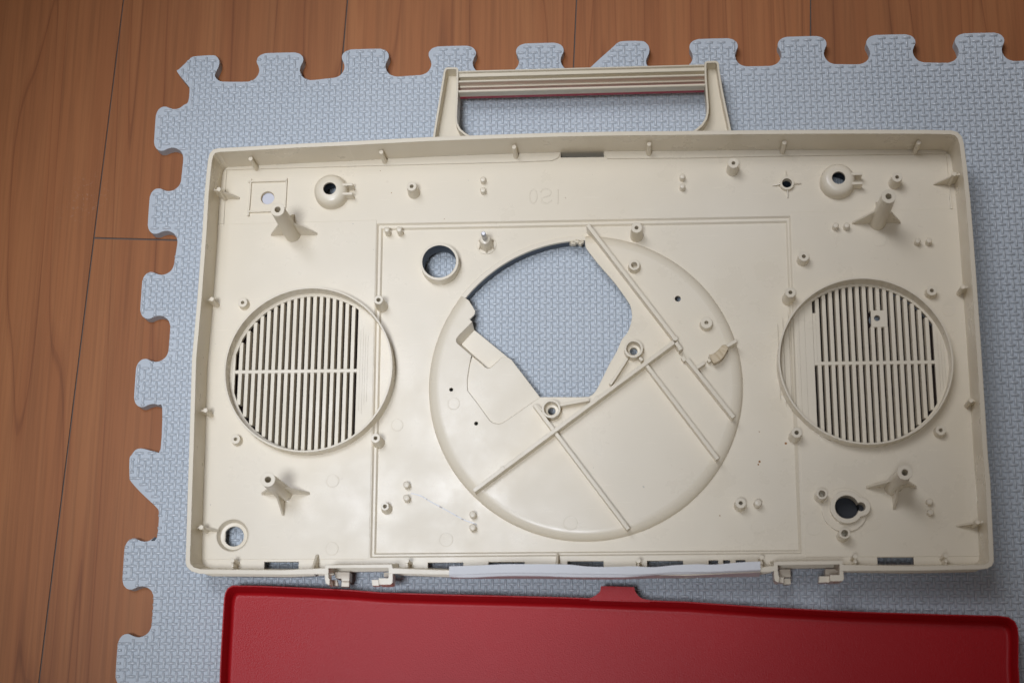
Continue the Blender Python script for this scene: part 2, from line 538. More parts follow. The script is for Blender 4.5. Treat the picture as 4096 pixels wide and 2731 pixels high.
# --- rim wall
rim = [(53.61, -365.54), (52.70, -362.79), (52.06, -339.30), (51.43, -315.98), (50.89, -292.37), (49.17, -233.66), (50.37, -194.13), (51.09, -148.49), (51.06, -121.75), (51.61, -105.13), (52.03, -98.35), (52.79, -94.17), (55.01, -91.18), (58.55, -90.31), (67.69, -90.00), (111.24, -88.40), (137.68, -87.77), (196.55, -85.82), (240.46, -85.09), (284.13, -84.69), (325.63, -84.86), (357.43, -85.42), (400.41, -85.94), (443.14, -86.67), (480.89, -87.48), (518.42, -88.49), (533.36, -89.16), (537.49, -90.39), (540.07, -93.71), (540.98, -98.32), (541.77, -113.02), (542.42, -135.12), (542.64, -159.12), (542.67, -192.34), (542.49, -230.71), (542.21, -268.32), (541.85, -301.53), (542.22, -315.08), (541.69, -337.64), (541.13, -359.05), (540.96, -363.92), (539.71, -366.83), (536.99, -368.50), (532.79, -369.01), (492.71, -369.65)]
jog_r = [(458.67, -369.54), (452.38, -369.73), (452.27, -369.84)]
latch_r_in = [(450.03, -369.72), (450.22, -365.73), (413.60, -366.06), (413.47, -369.59)]
jog_m = [(411.22, -369.69), (408.85, -369.94), (359.66, -372.10), (319.36, -371.60), (256.49, -371.20), (211.22, -370.94), (188.53, -370.38), (181.22, -370.35)]
latch_l_in = [(178.67, -370.34), (178.58, -366.78), (141.67, -366.79), (141.79, -370.21)]
jog_l = [(139.57, -370.42), (136.56, -370.41), (113.55, -370.59), (76.60, -370.10), (61.76, -369.86), (56.56, -368.29)]
OUT = rim + jog_r + latch_r_in + jog_m + latch_l_in + jog_l
simple = rim + [(453.31, -369.77), (403.97, -370.21), (359.66, -372.10), (319.36, -371.60), (256.49, -371.20), (211.22, -370.94), (183.92, -370.85), (113.55, -370.59), (76.60, -370.10), (61.76, -369.86), (56.56, -368.29)]
INN = offset(simple, 2.75, True)
if poly_area(INN) > poly_area(simple): INN = offset(simple, -2.75, True)
# at the latches the wall steps inwards: cut the boundary there
def wall_inner():
    pin_r = [(452.23, -366.00), (452.18, -363.58), (451.07, -363.47), (413.69, -363.81), (411.41, -364.28), (411.29, -366.44)]
    pin_l = [(181.13, -366.94), (180.64, -364.74), (179.30, -364.52), (141.15, -364.80), (139.49, -365.24), (139.32, -366.78)]
    n0 = len(rim)
    a = INN[:n0]; b = INN[n0:]
    # b: 9,9, 8 x5, 7 x4
    return a + pin_r + b[1:6] + pin_l + b[7:]
WIN = wall_inner()
mb = MB()
fy = min(q[1] for q in OUT)
mb.plate(OUT, 3.0, R, [WIN], shift=lambda x, y: (x, y+6.3) if y < fy+15 else (x, y))
wall = mb.build("rim_wall", CREAM, case)

# --- speaker circles / plateau centre
SL_C, SL_R = (120.5, -236.25), 54.8
SR_C, SR_R = (474.5, -235.15), 54.3
PC, PRF, PRT = (297.9, -246.1), 100.6, 93.6
gLx0, gLx1 = 71.66-1.15, 149.28+1.15
gRx0, gRx1 = 445.05-1.1, 518.06+1.1
def chord_region(c, r, x0, x1, n=20):
    lo = [(x0+(x1-x0)*i/n) for i in range(n+1)]
    f_ = lambda x: math.sqrt(max(r*r-(x-c[0])**2, 0.01))
    return [(x, c[1]-f_(x)) for x in lo] + [(x, c[1]+f_(x)) for x in lo[::-1]]
RI = 51.6
openL = chord_region(SL_C, RI, gLx0, gLx1)
openR = chord_region(SR_C, RI, gRx0, gRx1)
ARC_R = 98.3
# holes in the floor panel
round_c = (203.69, -164.46)
HR = 11.1
dome_c = [(130.06, -113.03), (463.64, -112.86)]
small = []
def hole(c, r, n=24): small.append(circle(c, r, n))
hole(round_c, HR, 40)
for c in dome_c: hole(c, 9.5)
stick = (86.35, -115.11); hole(stick, 4.6, 28)
ringfin = (431.02, -113.10); hole(ringfin, 3.1)
cup_c = (74.28, -342.07); hole(cup_c, 10.3, 40)
key_c = (459.05, -327.48)
def keyhole(r, rl, dx=8.6, dy=0.15):
    a = math.degrees(math.acos(min(1, (r*r+dx*dx-rl*rl)/(2*r*dx))))
    b = math.degrees(math.acos(max(-1, min(1, (rl*rl+dx*dx-r*r)/(2*rl*dx)))))
    return circle(key_c, r, 34, a, 360-a) + circle((key_c[0]+dx, key_c[1]+dy), rl, 16, -180+b, 180-b)
small.append(keyhole(7.3, 2.8, 8.6))
def rect_hole(s):
    small.append(s)
rect_hole([(282.91, -85.70), (311.63, -85.62), (311.58, -91.03), (282.90, -90.79)])
for sx_0, sx_1, sy in ((95.41, 117.42, -358.84), (199.13, 221.40, -359.73), (237.25, 259.77, -359.52), (286.49, 308.95, -359.26), (335.85, 358.07, -359.19), (373.76, 379.70, -359.04), (382.72, 387.01, -358.98), (390.48, 396.41, -358.92), (476.83, 498.81, -357.67)):
    rect_hole([(sx_0, sy), (sx_1, sy), (sx_1, sy-4.6), (sx_0, sy-4.6)])
panel_out = offset(WIN, 0.6, True)
if poly_area(panel_out) < poly_area(WIN): panel_out = offset(WIN, -0.6, True)
fr_o = [(160.86, -134.82), (432.66, -134.90), (431.01, -355.22), (162.65, -356.55)]
fr_i = [(163.60, -137.70), (430.66, -137.73), (430.41, -353.43), (165.00, -354.28)]
tube_hole, outer_holes = small[0], small[1:]
panel = MB().plate(panel_out, F-T, F, [openL, openR, fr_o] + outer_holes).build("floor_panel", CREAM, case)
big = offset(fr_o, 1.5, True)
if poly_area(big) < poly_area(fr_o): big = offset(fr_o, -1.5, True)
MB().plate(big, FC-T, F-1.5, [fr_i]).build("border_step", CREAM, case)
small_i = offset(fr_i, 0.5, True)
if poly_area(small_i) < poly_area(fr_i): small_i = offset(fr_i, -0.5, True)
ins = lambda poly, d: min((offset(poly, d, True), offset(poly, -d, True)), key=poly_area)
def slope_strip(poly, za, zb, w):
    q = ins(poly, w); n_ = len(poly)
    MB().add([(x, y, za) for x, y in poly]+[(x, y, zb) for x, y in q], [(i, (i+1) % n_, n_+(i+1) % n_, n_+i) for i in range(n_)]).build("step_edge", CREAM, case)
slope_strip(fr_o, F, F-1.48, 1.0)
slope_strip(fr_i, F-1.5, FC+.02, 1.0)
MB().plate(small_i, FC-T+0.1, FC, [circle(PC, ARC_R, 128), tube_hole]).build("middle_panel", CREAM, case)

# --- raised ledges and fields on the floor panel
def cut_out(poly): return poly
mb = MB()
LH = 1.05
# ledge round the tuner band: top, left and right, and the side fields
inn_path = INN[:len(rim)]
vL = [(160.42, -132.42), (160.80, -146.19), (161.67, -177.15)]
bandTL, bandTR = (57.65, -94.78), (535.29, -94.17)
bandBL, bandBR = (57.66, -133.33), (535.43, -132.38)
midBL, midBR = (160.42, -132.42), (433.49, -132.37)
cL, cR = (161.95, -356.85), (433.11, -355.90)
wx0, wx1 = panel_out[3][0], 0
minx = min(q[0] for q in INN); maxx = max(q[0] for q in INN); miny = min(q[1] for q in INN); maxy = max(q[1] for q in INN)
top_slot = [(282.11, -92.37), (282.12, -84.41), (312.43, -84.58), (312.56, -92.32)]
topledge = [(57.65, -94.78), (132.96, -94.21), (193.27, -93.86), (253.14, -93.62), (276.95, -93.10), (280.72, -91.59), (282.31, -89.72), (282.72, -85.06)] + [(311.64, -85.31), (312.18, -90.41), (314.04, -92.56), (366.81, -93.35), (416.54, -93.33), (474.70, -93.72), (535.29, -94.17)]
# wall side of the ledge
wtop = [q for q in INN if q[1] > maxy-12 and bandTL[0]-2 < q[0] < bandTR[0]+2]
wtop.sort(key=lambda q: -q[0])
wl = [(q[0], q[1]+0.3) for q in wtop]
lp = topledge + [(bandTR[0]+0.01, wl[0][1])] + wl + [(bandTL[0]-0.01, wl[-1][1])]
lp = [q for i, q in enumerate(lp) if math.hypot(q[0]-lp[i-1][0], q[1]-lp[i-1][1]) > 0.05]
# split in two so that the slot stays open
def split_ledge(x0, x1):
    lower = [q for q in topledge if x0 <= q[0] <= x1]
    upper = [q for q in wl if x0 < q[0] < x1]
    return lower, upper
sx0, sx1 = (282.71, -88.67)[0], (311.60, -89.33)[0]
lo, up = split_ledge(-1e3, sx0+.5)
y_up = lambda x: min(wl, key=lambda q: abs(q[0]-x))[1]
mb.plate(lo+[(lo[-1][0]+0.01, y_up(sx0))]+up+[(lo[0][0], y_up(lo[0][0]))], F-0.2, F+LH)
lo, up = split_ledge(sx1-.5, 1e3)
mb.plate(lo+[(lo[-1][0], y_up(lo[-1][0]))]+up+[(lo[0][0]-0.01, y_up(sx1))], F-0.2, F+LH)
# left field (with the speaker opening and other holes cut out)
def field(poly, z1):
    hs = [h for h in small if all(inside(q, poly) for q in h[::4])]
    for o_ in (openL, openR):
        if all(inside(q, poly) for q in o_[::3]): hs.append(o_)
    mb.plate(poly, F-0.2, z1, hs)
mb.build("band_ledge", CREAM, case)
for a_, b_, xw in ((bandTL, bandBL, minx+2.2), (bandTR, bandBR, maxx-3.0)):
    MB().plate([(a_[0], a_[1]-0.02), (b_[0], b_[1]), (xw, b_[1]), (xw+(2 if xw < 300 else -2), a_[1]-0.02)], F-0.2, F+0.9).build("side_ledge", CREAM, case)
mb = MB()
fL = [(minx+0.0, bandTL[1]), (bandTL[0], bandTL[1]), (bandBL[0], bandBL[1]), (midBL[0], midBL[1]), (cL[0], cL[1]), (cL[0], miny+12), (minx, miny+12)]
field(fL, F+0.35)
mb.build('side_field', CREAM, case); mb = MB()
fR = [(maxx, bandTR[1]), (maxx, miny+12), (cR[0], miny+12), (cR[0], cR[1]), (midBR[0], midBR[1]), (bandBR[0], bandBR[1]), (bandTR[0], bandTR[1])]
field(fR, F+0.35)
mb.build("side_field", CREAM, case)

# --- turntable plateau
notch = [(227.22, -197.00), (226.88, -198.96), (225.37, -200.79), (223.61, -202.48), (225.29, -204.22), (221.32, -208.39), (216.65, -213.22), (215.21, -215.33), (215.06, -217.16), (215.67, -218.51), (217.34, -219.94), (225.09, -226.91), (223.88, -233.07), (223.18, -237.89), (222.53, -242.70), (222.59, -246.91), (222.86, -250.03), (227.80, -256.55), (232.54, -263.17), (237.26, -269.75), (239.60, -271.55), (243.09, -272.18), (245.98, -271.32), (252.92, -266.65), (261.02, -260.80), (269.43, -254.94)]
notch2 = [(273.15, -254.87), (297.82, -255.15), (301.62, -254.32), (303.71, -252.78), (305.91, -249.88), (310.26, -241.13), (314.13, -233.32), (317.23, -227.95), (319.47, -223.53), (322.11, -217.43), (325.79, -212.72), (327.77, -207.28), (328.71, -201.81), (327.93, -195.79), (326.07, -191.75), (317.57, -179.02), (308.03, -167.19), (302.28, -159.44), (299.20, -154.78)]
pA = (221.95, -189.02); pB = (298.82, -153.55)
angA = math.degrees(math.atan2(pA[1]-PC[1], pA[0]-PC[0]))
angB = math.degrees(math.atan2(pB[1]-PC[1], pB[0]-PC[0]))
# outer arc from A (upper left) anticlockwise through the bottom and right to B
arc = circle(PC, PRT, 96, angA, angB+360)
inr = lambda q: math.hypot(q[0]-PC[0], q[1]-PC[1]) < PRT-0.3
path = [q for q in (notch+smooth_path(notch2, 4)) if inr(q)]
plate_poly = arc[::-1] + path            # arc reversed: B ... A, then the notch back to B
ph = [(212.37, -249.27), (228.73, -271.61), (358.33, -190.76)]
wells = [(276.89, -264.32), (329.39, -225.71)]
thruboss = (330.60, -169.34)
holes_p = [circle(ph[0], 1.25, 16), circle(ph[1], 1.25, 16), circle(ph[2], 1.95, 20)] + [circle(w, 2.6, 20) for w in wells] + [circle(thruboss, 1.9, 16)]
plate_poly = [q for i, q in enumerate(plate_poly) if math.hypot(q[0]-plate_poly[i-1][0], q[1]-plate_poly[i-1][1]) > 0.15]
mb = MB().plate(plate_poly, PT-2.2, PT, holes_p)
# rolled edge
prof = [(PRT-0.3, PT-1.8)]+[(PRT+(PRF-PRT)*math.sin(math.radians(a)), FC+(PT-FC)*math.cos(math.radians(a))) for a in range(0, 91, 9)]+[(PRF-1.5, FC-0.5)]
mb.lathe(PC, prof, 120, angA, angB+360)
plateau = mb.build("turntable_bed", CREAM, case)
# thin lip and painted skirt along the open arc
mb = MB(); mb.lathe(PC, [(ARC_R-0.6, FC-1.5), (ARC_R-0.6, FC+1.0), (PRF+0.2, FC+1.0), (PRF+0.6, FC-0.1)], 60, angB-2, angA+2)
mb.build("arc_lip", CREAM, plateau)
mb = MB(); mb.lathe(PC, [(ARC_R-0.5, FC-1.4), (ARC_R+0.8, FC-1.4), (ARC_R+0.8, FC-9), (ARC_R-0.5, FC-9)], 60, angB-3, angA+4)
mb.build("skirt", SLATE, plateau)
# sunken panel with the deep pocket
sunk = [(225.57, -226.84), (223.88, -232.75), (223.17, -237.58), (222.53, -242.40), (222.58, -246.61), (222.86, -249.62), (227.80, -256.27), (232.54, -262.89), (237.27, -269.36), (239.61, -271.17), (242.99, -271.79), (245.89, -270.93), (252.83, -266.26), (260.94, -260.40), (269.36, -254.65), (260.30, -242.26), (250.87, -229.60), (248.52, -228.05), (244.70, -227.94), (242.66, -229.97), (240.04, -232.66), (237.41, -234.86), (235.66, -235.20), (233.89, -234.21), (229.73, -230.53)]
mb = MB().plate(sunk, PT-3.2, PT-1.4); mb.build("sunken_panel", CREAM, plateau)
pf = [(226.13, -207.46), (217.91, -216.58), (218.22, -217.44), (234.42, -232.94), (236.78, -232.85), (244.41, -226.12), (248.56, -226.60)]
mb = MB().plate([(q[0], q[1]) for q in pf], 7.4, 9.0)
pw = [(225.29, -204.22), (221.32, -208.39), (216.65, -213.22), (215.21, -215.33), (215.06, -217.16), (215.67, -218.51), (217.34, -219.94), (225.09, -226.73), (229.84, -230.60), (233.99, -234.29)]
pwb = [(226.13, -207.46), (222.90, -211.11), (218.79, -215.48), (217.91, -216.58), (217.86, -216.94), (218.10, -217.32), (218.82, -217.94), (224.24, -223.04), (229.04, -227.75), (233.82, -232.32)]
rows = []
for a, b in zip(pw, pwb):
    rows.append([(a[0], a[1], PT-0.1), (b[0], b[1], 8.6), (b[0]-1, b[1]+0.6, 7.6), (a[0]-1, a[1]+0.8, PT-1.0)])
mb.sweep(rows)
pw2 = [(235.66, -235.20), (237.41, -234.86), (240.04, -232.66), (244.70, -227.94), (248.52, -228.05)]
pw2b = [(234.42, -232.94), (236.78, -232.85), (239.42, -230.44), (243.94, -226.24), (248.56, -226.60)]
mb.sweep([[(a[0], a[1], PT-1.5), (b[0], b[1], 8.8), (b[0]+0.8, b[1]-0.8, 7.6), (a[0]+0.8, a[1]-0.8, PT-2.4)] for a, b in zip(pw2, pw2b)])
mb.build("pocket", CREAM, plateau)
# torn bit of plastic at the top of the arc
tear = (291.92, -149.26)
mb = MB()
for i in range(9):
    a = random.uniform(0, 6.28); r = random.uniform(0, 2.0)
    c = (tear[0]+i*0.9-2.0+math.cos(a)*0.5, tear[1]-i*0.12+math.sin(a)*0.8)
    mb.lathe(c, [(0.01, FC+2.6-random.random()), (random.uniform(.8, 1.6), FC+1.6), (random.uniform(1.2, 1.9), FC-1.0), (0.01, FC-1.4)], 7, random.random()*90, random.random()*90+360, closed=False)
mb.build("torn_edge", CREAM_W, plateau)
# ribs on the bed
RT = PT+9.3
def rib(pts, w, z1, z0=PT-0.4, name="rib", par=None):
    return MB().strip(pts, w, z0, z1).build(name, CREAM, par or plateau)
rib([(228.53, -316.64), (355.09, -222.14)], 2.35, RT)
for c in ((305.76, -258.44), (246.42, -302.91), (355.89, -219.87)):
    MB().lathe(c, [(0.01, PT-0.3), (1.75, PT-0.3), (1.6, RT+0.25), (0.01, RT+0.25)], 20, closed=False).build("rib_stud", CREAM, plateau)
rib([(300.79, -142.52), (355.20, -219.12)], 2.35, RT, FC-0.2)
rib([(356.31, -222.35), (359.28, -227.31)], 2.35, RT)
rib([(360.25, -230.98), (362.09, -233.46)], 2.35, RT-4)
rib([(362.93, -233.25), (391.19, -271.41)], 2.35, RT)
rib([(337.39, -236.48), (380.75, -297.36)], 2.3, PT+7.5)
rib([(266.16, -261.31), (324.62, -340.93)], 2.3, PT+7)
rib([(368.97, -238.86), (374.00, -235.36)], 2.1, PT+8)
rib([(376.26, -234.14), (378.66, -232.45)], 2.0, PT+5.5)
rib([(377.20, -232.45), (388.58, -225.01), (394.33, -221.65)], 2.1, PT+9, FC-0.2)
rib([(325.36, -231.65), (314.40, -248.69)], 1.7, PT+7)
rib([(333.20, -231.26), (334.83, -233.50)], 1.8, PT+7)
rib([(282.49, -261.79), (300.83, -258.51)], 1.7, PT+7)
rib([(267.80, -261.33), (270.69, -265.20)], 1.6, PT+6)
# yellowed glue on the short rib
gl = [(376.86, -231.12), (378.51, -230.90), (380.90, -229.46), (383.32, -227.04), (385.26, -224.85), (387.16, -224.54), (388.76, -225.89), (388.72, -227.36), (387.47, -230.04), (385.51, -232.95), (383.57, -234.88), (381.19, -236.07), (379.54, -236.39), (378.43, -234.08)]
MB().plate(smooth_path(gl, 2, True), PT+5.5, PT+9.9, ztop=lambda x, y: PT+9.6+0.35*math.sin(x*1.7)*math.cos(y*1.3)).build("glue_patch", GLUE, plateau, "yellowed lump of old glue over the short rib")

# stepped screw wells
for w, nm in zip(wells, (0, 1)):
    MB().lathe(w, [(6.1, PT-0.2), (6.0, PT+8), (4.6, PT+8), (4.3, PT+1.0), (2.5, PT+0.9), (2.4, PT-2.0), (5.5, PT-2.0)], 36).build("screw_well", CREAM, plateau)

# --- speaker rings, grille slats
sq = [(481.01, -199.85), (491.31, -199.90), (491.13, -210.92), (480.80, -210.99)]
sqx0, sqx1, sqy0, sqy1 = sq[0][0]-1, sq[1][0]+1, sq[2][1], sq[0][1]
def slat(x, hw, ya, yb, g):
    row = lambda y: [(x-hw, y, F), (x+hw, y, F), (x+hw+0.42, y, F-4.5), (x-hw-0.42, y, F-4.5)]
    MB().sweep([row(ya), row(yb)]).build("slat", CREAM, g)
def grille(c, r, xs0, n, pitch, skip_up, side):
    g = MB().lathe(c, [(r, FC-0.3), (r, F+11), (r-1.15, F+11), (r-1.15, FC-0.3)], 96).build("speaker_grille", CREAM, case, "round speaker opening with a raised ring and vertical slats, on the %s" % side)
    f_ = lambda x: math.sqrt(max((RI+0.6)**2-(x-c[0])**2, 0.01))
    yb = (106.36, -235.19)[1] if side == "left" else (478.45, -234.35)[1]
    MB().box(gLx0-0.2 if side == "left" else gRx0-0.2, yb-1.1, gLx1+0.2 if side == "left" else gRx1+0.2, yb+1.1, F-4, F+0.05).build("cross_bar", CREAM, g)
    me_cache = {}
    for i in range(n-1):
        x = xs0+pitch*(i+0.5)
        hw = (pitch-1.95)/2
        for sgn in (1, -1):
            y1 = c[1]+sgn*min(f_(x-hw), f_(x+hw))
            ya, yb2 = sorted((yb+sgn*1.0, y1))
            if side == "right" and sgn > 0 and sqx0 < x < sqx1:
                slat(x, hw, ya, sqy0+.3, g)
                ya = sqy1-.3
            slat(x, hw, ya, yb2, g)
    return g, yb
gl_, ybL = grille(SL_C, SL_R, 71.66, 19, (149.28-71.66)/18, 0, "left")
gr_, ybR = grille(SR_C, SR_R, 445.05, 18, (518.06-445.05)/17, 0, "right")
# the right grille has a square screw plate and its first upper slot is mostly closed
sq = [(481.01, -199.85), (491.31, -199.90), (491.13, -210.92), (480.80, -210.99)]
scr = (484.77, -204.99)
MB().plate(sq, F-3, F+0.12, [circle(scr, 1.95, 20)]).build("screw_plate", CREAM, gr_)
cl_y = (444.90, -201.07)[1]
MB().box(445.05-1.0, ybR, 445.05+1.0, cl_y, F-3, F+0.02).build("closed_slot", CREAM, gr_)
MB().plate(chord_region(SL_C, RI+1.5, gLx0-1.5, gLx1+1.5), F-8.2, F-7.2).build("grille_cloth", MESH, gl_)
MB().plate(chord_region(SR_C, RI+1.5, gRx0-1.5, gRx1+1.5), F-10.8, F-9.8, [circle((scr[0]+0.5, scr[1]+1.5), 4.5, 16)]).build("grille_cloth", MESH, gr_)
# thin parting lines left by the mould beside the slats
mb = MB()
for x, y0, y1 in ((152.3,-208,-262),(154.1,-206,-264),(155.6,-210,-258),(157.2,-212,-256),(68.4,-226,-246),(421.5,-208,-258),(424.8,-204,-262),(428.4,-200,-266),(431.3,-200,-268),(434.9,-197,-270),(438.6,-196,-272),(521.6,-214,-254),(523.4,-218,-252),(525.2,-222,-248)):
    mb.box(x, y1, x+0.22, y0, F+0.3, F+0.41)
mb.build('mould_lines', CREAM, case)['kind'] = 'stuff'

# --- round tube, cup, sticker, domes, keyhole
t = MB().lathe(round_c, [(HR+1.7, FC-0.2), (HR+1.6, FC+10.6), (HR, FC+10.6), (HR, FC-2.2), (HR+1.7, FC-2.2)], 56).build("round_tube", CREAM, case)
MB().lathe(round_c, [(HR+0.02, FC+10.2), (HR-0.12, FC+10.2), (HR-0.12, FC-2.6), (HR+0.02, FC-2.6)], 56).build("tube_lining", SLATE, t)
cu = MB().lathe(cup_c, [(10.7, F+0.5), (10.2, F+0.5), (8.6, F-3.6), (6.4, F-3.8), (6.4, F-6), (11.2, F-6)], 48)
cf = (72.76, -341.37)
cu.build("corner_cup", CREAM, case)
# flats inside the corner hole
MB().plate([(cup_c[0]-6.6, cup_c[1]-3.6), (cup_c[0]-5.6, cup_c[1]-3.6), (cup_c[0]-5.6, cup_c[1]+3.6), (cup_c[0]-6.6, cup_c[1]+3.6)], F-5.9, F-3.82).build("hole_flat", CREAM, case)
MB().lathe((stick[0], stick[1]), [(0.01, F-2.6), (7.5, F-2.6), (7.5, F-2.9), (0.01, F-2.9)], 28, closed=False).build("paper_sticker", PAPER, case, "pale paper seen through the small round hole")
MB().lathe((stick[0], stick[1]), [(4.6, F-0.6), (4.2, F-1.6), (4.6, F-2.5)], 28, closed=False).build("glue_ring", GLUE, case)
for c in dome_c:
    pr = [(11.4, F-0.2), (11.2, F+4.5), (10.9, F+6.5), (10.1, F+8.3), (8.7, F+9.5), (7.0, F+10), (4.3, F+10), (4.2, F+8.2), (9.4, F+7.0), (9.6, F-0.2)]
    d = MB().lathe(c, pr, 56).build("knob_dome", CREAM, case)
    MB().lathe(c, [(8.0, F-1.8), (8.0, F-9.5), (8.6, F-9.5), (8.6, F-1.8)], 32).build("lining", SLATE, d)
    dx = 5.0
    b = MB()
    for dy, z in ((2.7, 9.4), (-3.6, 9.0)):
        b.box(c[0]+6.5, c[1]+dy-0.85, c[0]+15.2, c[1]+dy+0.85, F-0.2, F+z)
    b.box(c[0]+9.5, c[1]-2.8, c[0]+10.6, c[1]+2.0, F-0.2, F+7)
    b.build("wire_clip", CREAM, d)
MB().lathe(ringfin, [(4.7, F-0.1), (4.6, F+3), (3.2, F+3), (3.1, F-1.5), (4.5, F-1.5)], 32).build("led_ring", CREAM, case)
b = MB()
for a in (92, 2, 184, 272):
    ca, sa = math.cos(math.radians(a)), math.sin(math.radians(a))
    b.prism((ringfin[0]+4.5*ca, ringfin[1]+4.5*sa), (ringfin[0]+9.4*ca, ringfin[1]+9.4*sa), 0.8, (F, F+2.4), (F, F+0.9))
b.build("fin", CREAM, case)
# keyhole boss
kb = MB().plate(circle((key_c[0]-0.9, key_c[1]-1.0), 13.8, 56), F-0.1, F+2.2, [keyhole(7.5, 3.0)]).build("keyhole_disc", CREAM, case)
MB().plate(keyhole(10.1, 5.9, 8.4), F, F+6.5, [keyhole(7.3, 2.8, 8.6)]).build("keyhole_collar", CREAM, kb)
MB().lathe(key_c, [(0.01, 4), (8.6, 4), (8.6, F-2.3), (12.6, F-2.3), (12.6, 3), (0.01, 3)], 40, closed=False).build("keyhole_shade_cap", KEY_SHADE, kb)  # added dark cap, stands in for the shaded mat under the keyhole
MB().lathe(ringfin, [(3.1, F-1.4), (3.1, 3), (3.9, 3), (3.9, F-1.4)], 24).build("lining", SLATE, case)  # dark tube added below the finned ring so its hole looks shaded
# square rib frame
fr_z = F+2.0
b = MB()
b.strip([(73.15, -103.77), (99.13, -103.33)], 1.15, F, fr_z)
b.strip([(74.70, -101.75), (74.52, -115.86), (74.04, -128.15)], 1.1, F, fr_z-0.25)
b.strip([(98.94, -101.82), (98.88, -112.74), (98.67, -122.92)], 1.0, F, fr_z-0.3)
b.strip([(73.33, -125.16), (90.36, -124.92)], 1.2, F, fr_z-0.1)
b.build("square_frame", CREAM, case)

# --- bosses
def boss(c, h, r1, r0, hr, name="screw_boss", z=F, par=None, hd=6):
    o = MB().lathe(c, [(0.01, z+h-hd), (hr, z+h-hd), (hr, z+h-0.15), (hr+0.15, z+h), (r1, z+h), (r0, z-3.1)], 28, closed=False).build(name, CREAM, par or case)
    return o
BOSS = [((185.19, -113.89), 13, 3.15, 4.35, 1.20, 15, 0),
        ((396.00, -102.50), 13.5, 3.52, 4.26, 1.20, 15, 0),
        ((500.68, -113.93), 12, 3.33, 4.35, 1.20, 15, 0),
        ((332.46, -145.90), 14, 3.52, 4.35, 1.20, 15, 0),
        ((330.60, -169.34), 6, 3.52, 4.54, 1.94, 17.5, 1),
        ((165.30, -191.56), 13, 2.96, 4.07, 1.30, 15, 0),
        ((165.75, -282.53), 12, 2.96, 3.89, 1.20, 15, 0),
        ((74.48, -189.82), 6, 3.06, 3.98, 1.11, 15, 0),
        ((74.39, -281.04), 6, 3.06, 3.89, 1.11, 15, 0),
        ((439.22, -165.61), 9, 3.33, 4.26, 1.20, 15, 0),
        ((429.36, -190.84), 13, 3.33, 4.26, 1.20, 15, 0),
        ((518.97, -189.27), 7, 3.24, 3.98, 1.20, 15, 0),
        ((429.77, -281.57), 12, 3.24, 4.07, 1.30, 15, 0),
        ((518.89, -279.85), 7, 3.15, 3.89, 1.20, 15, 0),
        ((375.96, -208.73), 6, 3.70, 4.54, 1.20, 17.5, 1),
        ((171.97, -325.12), 6, 2.50, 3.70, 1.20, 15, 0),
        ((394.15, -324.79), 8, 3.24, 3.80, 1.20, 15, 0),
        ((443.63, -320.08), 12, 3.33, 3.89, 2.04, 15, 0),
        ((456.18, -344.67), 13, 3.33, 3.98, 2.04, 15, 0)]
for c, h, r1, r0, hr, z, pl in BOSS:
    boss(c, h, r1, r0, hr, z=z, hd=h+2, par=plateau if pl else None)
# four tall posts with triangular gussets
TALL = [((104.61, -141.55), [(120.33, -140.14), (91.34, -141.36), (107.27, -126.46)], 0),
        ((488.40, -140.73), [(473.55, -139.78), (502.71, -139.84), (486.05, -129.66)], 1),
        ((106.33, -315.62), [(91.64, -315.02), (120.88, -314.75), (105.60, -326.87)], 2),
        ((488.44, -314.29), [(473.70, -313.83), (502.43, -313.29), (488.34, -326.05)], 3)]
for c, fins, k in TALL:
    o = boss(c, 49, 4.5, 5.4, 1.9, "tall_post", hd=24)
    ends = {0: (16.5, -16.5, 14.0), 1: (-16.5, 16.5, 14.0), 2: (16.5, -14, -14.5), 3: (16.5, -16.5, -14.5)}[k]
    dirs = [((1, 0), 16.5), ((-1, 0), 14.5), ((0, 1 if k < 2 else -1), 14.0)] if k in (0, 2) else [((-1, 0), 16.5), ((1, 0), 14.5), ((0, 1 if k < 2 else -1), 14.0)]
    for (dx, dy), l in dirs:
        MB().prism((c[0]+dx*3.5, c[1]+dy*3.5), (c[0]+dx*l, c[1]+dy*l), 1.3, (F, F+25), (F, F+1.2)).build("gusset", CREAM, o)
# cone with the steel spindle
cc = (233.68, -150.17)
sp_ = MB().lathe(cc, [(0.01, F+9.5), (2.6, F+9.5), (3.3, F+9.2), (3.9, F+5), (4.6, FC)], 28, closed=False).lathe(cc, [(6.6, FC-.1), (6.5, FC+.6), (0.01, FC+.6)], 40, closed=False).build("spindle_cone", CREAM, case)
for a in range(0, 360, 60):
    ca, sa = math.cos(math.radians(a+30)), math.sin(math.radians(a+30))
    MB().prism((cc[0]+2.4*ca, cc[1]+2.4*sa), (cc[0]+5.9*ca, cc[1]+5.9*sa), 0.9, (FC, F+8.4), (FC, FC+0.8)).build("fin", CREAM, sp_)
MB().lathe(cc, [(1.55, F+8), (1.55, F+13.6), (1.4, F+14), (1.6, F+14.4), (1.6, F+20), (1.2, F+20.6), (0.01, F+20.6)], 20, closed=False).build("steel_pin", STEEL, sp_, "short steel pin standing in the cone")

